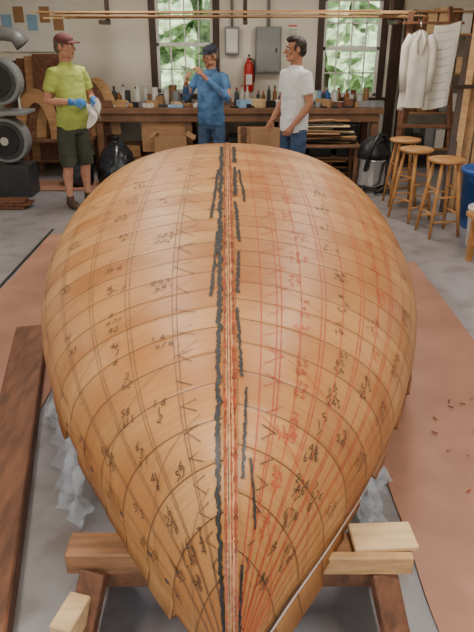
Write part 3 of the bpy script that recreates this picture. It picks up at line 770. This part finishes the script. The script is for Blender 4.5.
def person(name,x,y,rot,H,skin,shirt,pants,hair,cap,longs,shorts,elb,wri,hd,pn,curl,handm,headyaw,headpitch,belly=0,lean=0):
    S=H/1.8
    b=B(name,Matrix.Translation((x,y,0))@Matrix.Rotation(R(rot),4,'Z')@Matrix.Scale(S,4))
    V=Vector
    sh=B('shirt');sk=B('skin');pa=B('pants');bo=B('shoe')
    def loft(bb,secs,m):
        vs=[];fs=[];n=24
        for (cy,z_,rx,ry) in secs:
            for k in range(n):
                a=2*math.pi*k/n;ca,sa=math.cos(a),math.sin(a)
                vs.append(V((rx*math.copysign(abs(ca)**.85,ca),cy+ry*math.copysign(abs(sa)**.9,sa),z_)))
        for i in range(len(secs)-1):
            for k in range(n): fs.append([i*n+k,i*n+(k+1)%n,(i+1)*n+(k+1)%n,(i+1)*n+k])
        fs.append(list(range(n))[::-1]);fs.append([(len(secs)-1)*n+k for k in range(n)]);bb.add(vs,fs,m,True)
    hem=.86
    L_=lean
    loft(sh,[(0,hem,.176,.127),(-belly*.6,.96,.174,.127+belly*.5),(-belly,1.08,.166,.124+belly*.6),(-belly*.6+L_*.3,1.2,.172,.124+belly*.3),(L_*.6,1.32,.184,.124),(L_*.8,1.40,.178,.112),(L_,1.455,.145,.090),(L_,1.495,.085,.068),(L_-.005,1.52,.066,.06)],shirt)
    loft(pa,[(0,.99,.155,.110),(0,.93,.165,.118),(.005,.86,.168,.121),(.005,.80,.150,.115)],pants)
    if longs:
        for k in(-1,1): sh.tube([V((0,L_+.055,1.535)),V((k*.05,L_+.04,1.53)),V((k*.068,L_-.01,1.515)),V((k*.045,L_-.065,1.49)),V((k*.035,L_-.095,1.455))],[.016,.017,.017,.016,.012],shirt,8)
    for k in(-1,1):
        hip=V((k*.085,0,.88));kn=V((k*.115,-.02,.49));an=V((k*.125,.01,.09))
        if shorts:
            pa.tube([hip,V((k*.10,-.005,.7)),V((k*.115,-.015,.46))],[.098,.098,.09],pants,16)
            sk.tube([hip,kn,V((k*.12,.015,.36)),V((k*.122,.012,.2)),an],[.075,.055,.057,.04,.034],skin,14)
            bo.tube([V((k*.124,.01,.06)),V((k*.124,.01,.13))],[.045,.043],'leather',12)
        else:
            pa.tube([hip,V((k*.10,-.01,.7)),kn,V((k*.12,.0,.3)),V((k*.125,.01,.06))],[.096,.086,.07,.066,.062],pants,16)
        ft=V((k*.15,-.15,.035))
        bo.tube([V((k*.122,.055,.045)),V((k*.125,.02,.055)),V((k*.135,-.07,.05)),ft,ft+V((k*.006,-.035,-.005))],[(.035,.038),(.043,.05),(.047,.042),(.045,.032),(.025,.02)],'leather',14)
        i=0 if k<0 else 1
        shd=V((k*.175,L_*.9+.0,1.425));e=V(elb[i]);w_=V(wri[i])
        dW=(w_-e).normalized()
        if longs:
            cuff=e.lerp(w_,.82)
            sh.tube([V((k*.12,L_*.9,1.435)),shd,shd.lerp(e,.5),e,cuff],[.06,.064,.056,.050,.040],shirt,14)
        else:
            slv=shd.lerp(e,.66)
            sh.tube([V((k*.12,L_*.9,1.43)),shd,shd.lerp(e,.35),slv],[.060,.068,.067,.068],shirt,14)
        sk.tube([shd,shd.lerp(e,.45),e,e.lerp(w_,.3),w_.lerp(e,.08),w_+dW*.015],[.05,.05,.040,.042,.028,.025],skin,14)
    nk=V((0,L_+.0,1.48));hc=V((0,L_-.018,1.672))
    sk.tube([V((0,L_,1.42)),V((0,L_-.005,1.56))],[.066,.058],skin,16)
    parts=[(shirt,sh),(skin,sk),(pants,pa),('leather',bo)]
    v_,f_,m_,n_=remesh(parts,.0085,4)
    addmesh(b,v_,f_,m_,n_,True)
    rm=(Matrix.Rotation(R(headyaw),3,'Z')@Matrix.Rotation(R(headpitch),3,'X'))
    merge(b,head(hc,rm,skin,hair,cap,1.0,nk))
    for k in(-1,1):
        i=0 if k<0 else 1
        e=V(elb[i]);w_=V(wri[i]);d=V(hd[i]) if hd[i] else (w_-e)
        v_,f_,m_,n_=hand(w_,d,V(pn[i]),k>0,handm,curl[i]);addmesh(b,v_,f_,m_)
        if handm=='glove':
            dW=(w_-e).normalized();b.tube([w_+dW*.01,w_-dW*.05],[.029,.036],'glove',14)
    return b
b=person('man_in_lime_tshirt',-1.82,7.05,50,1.83,'skin','lime','olive','hairg','cap1',False,True,
 [(-.27,.02,1.15),(.27,-.02,1.15)],[(-.13,-.25,1.15),(.10,-.29,1.16)],[(.5,-.7,.05),(-.4,-.8,.0)],[(.6,.3,-.4),(-.6,.2,-.4)],[(45,50,30),(45,50,30)],'glove',22,0,.035)
def cl(u,v):
    a=.08-.14*u;return Vector((a+.02*math.sin(v*7+u*4),-.375-.03*math.sin(u*9+v*3)*(.4+v)-.01,1.16-.20*v*(1-.25*math.sin(u*5))+.03*math.sin(u*6)))
b.grid(cl,16,16,'paper');b.build()
b=person('man_in_denim_shirt',-.31,7.85,-22,1.70,'skin2','denimshirt','denim','hairg','cap2',True,False,
 [(-.31,-.10,1.19),(.30,-.12,1.17)],[(-.21,-.29,1.38),(.0,-.25,1.46)],[(.35,-.4,.7),(-.45,-.1,.7)],[(.8,.2,.2),(-.3,.2,-.8)],[(20,25,20),(30,40,30)],'skin2',-28,4,.03)
b.build()
b=person('man_in_white_tshirt',.62,6.95,-58,1.80,'skin2','wshirt','denim','hair',None,False,False,
 [(-.25,.03,1.15),(.26,.0,1.15)],[(-.20,-.15,.96),(.20,-.16,.95)],[(.1,-.5,-.6),(-.1,-.5,-.6)],[(.9,0,0),(-.9,0,0)],[(25,35,25),(25,35,25)],'skin2',-24,0,.0)
b.build()
# ------------------------------------------------------------------ outdoors
b=B('grass_ground');b.box((0,20,-.25),(70,70,.1),'grass',bev=0);b.build()
def tree(x,y,h,r,seed):
    b=B('tree');b.tube([(x,y,-.2),(x+.1,y,h*.5),(x,y,h*.8)],[.22,.16,.08],'bark',10)
    rq=random.Random(seed)
    for i in range(16):
        cc=Vector((x+rq.uniform(-r,r),y+rq.uniform(-r*.6,r*.6),rq.uniform(.5,h)));q=rq.uniform(.6,1.1)*r*.55
        vs=[];fs_=[];nu,nv=32,20
        for j in range(nv+1):
            ph=-math.pi/2+math.pi*j/nv
            for k in range(nu):
                a=2*math.pi*k/nu;d=Vector((math.cos(ph)*math.cos(a),math.cos(ph)*math.sin(a),math.sin(ph)))
                vs.append(cc+d*q*(1+.3*noise.noise(d*4+cc)+.3*noise.noise(d*12+cc)))
        for j in range(nv):
            for k in range(nu):
                a=j*nu+k;c_=j*nu+(k+1)%nu;fs_.append([a,c_,c_+nu,a+nu])
        b.add(vs,fs_,'leaf',False)
    b.build()
for i,(x,y,h,r) in enumerate(((-3.6,15.5,4.5,1.9),(-.8,17,5,2.0),(2.0,16,4.6,1.9),(4.8,17,5,2),(7.8,18,5,2),(-7,18,5,2.1))): tree(x,y,h,r,i)
# ------------------------------------------------------------------ light
sun=bpy.data.lights.new('sun','SUN');sun.energy=10;sun.angle=R(2);sun.color=(1,.98,.93)
so_=bpy.data.objects.new('sun',sun);so_.rotation_euler=(R(48),0,R(15));so_.location=(0,-5,8);bpy.context.collection.objects.link(so_)
wd=bpy.data.worlds.new('World');bpy.context.scene.world=wd;wd.use_nodes=True
nt=wd.node_tree;bg=nt.nodes['Background'];sky=nt.nodes.new('ShaderNodeTexSky')
try:
    sky.sky_type='NISHITA';sky.sun_disc=False;sky.sun_elevation=R(42);sky.sun_rotation=R(190)
except Exception as e: print(e)
nt.links.new(sky.outputs[0],bg.inputs[0]);bg.inputs[1].default_value=.30
print('OK')
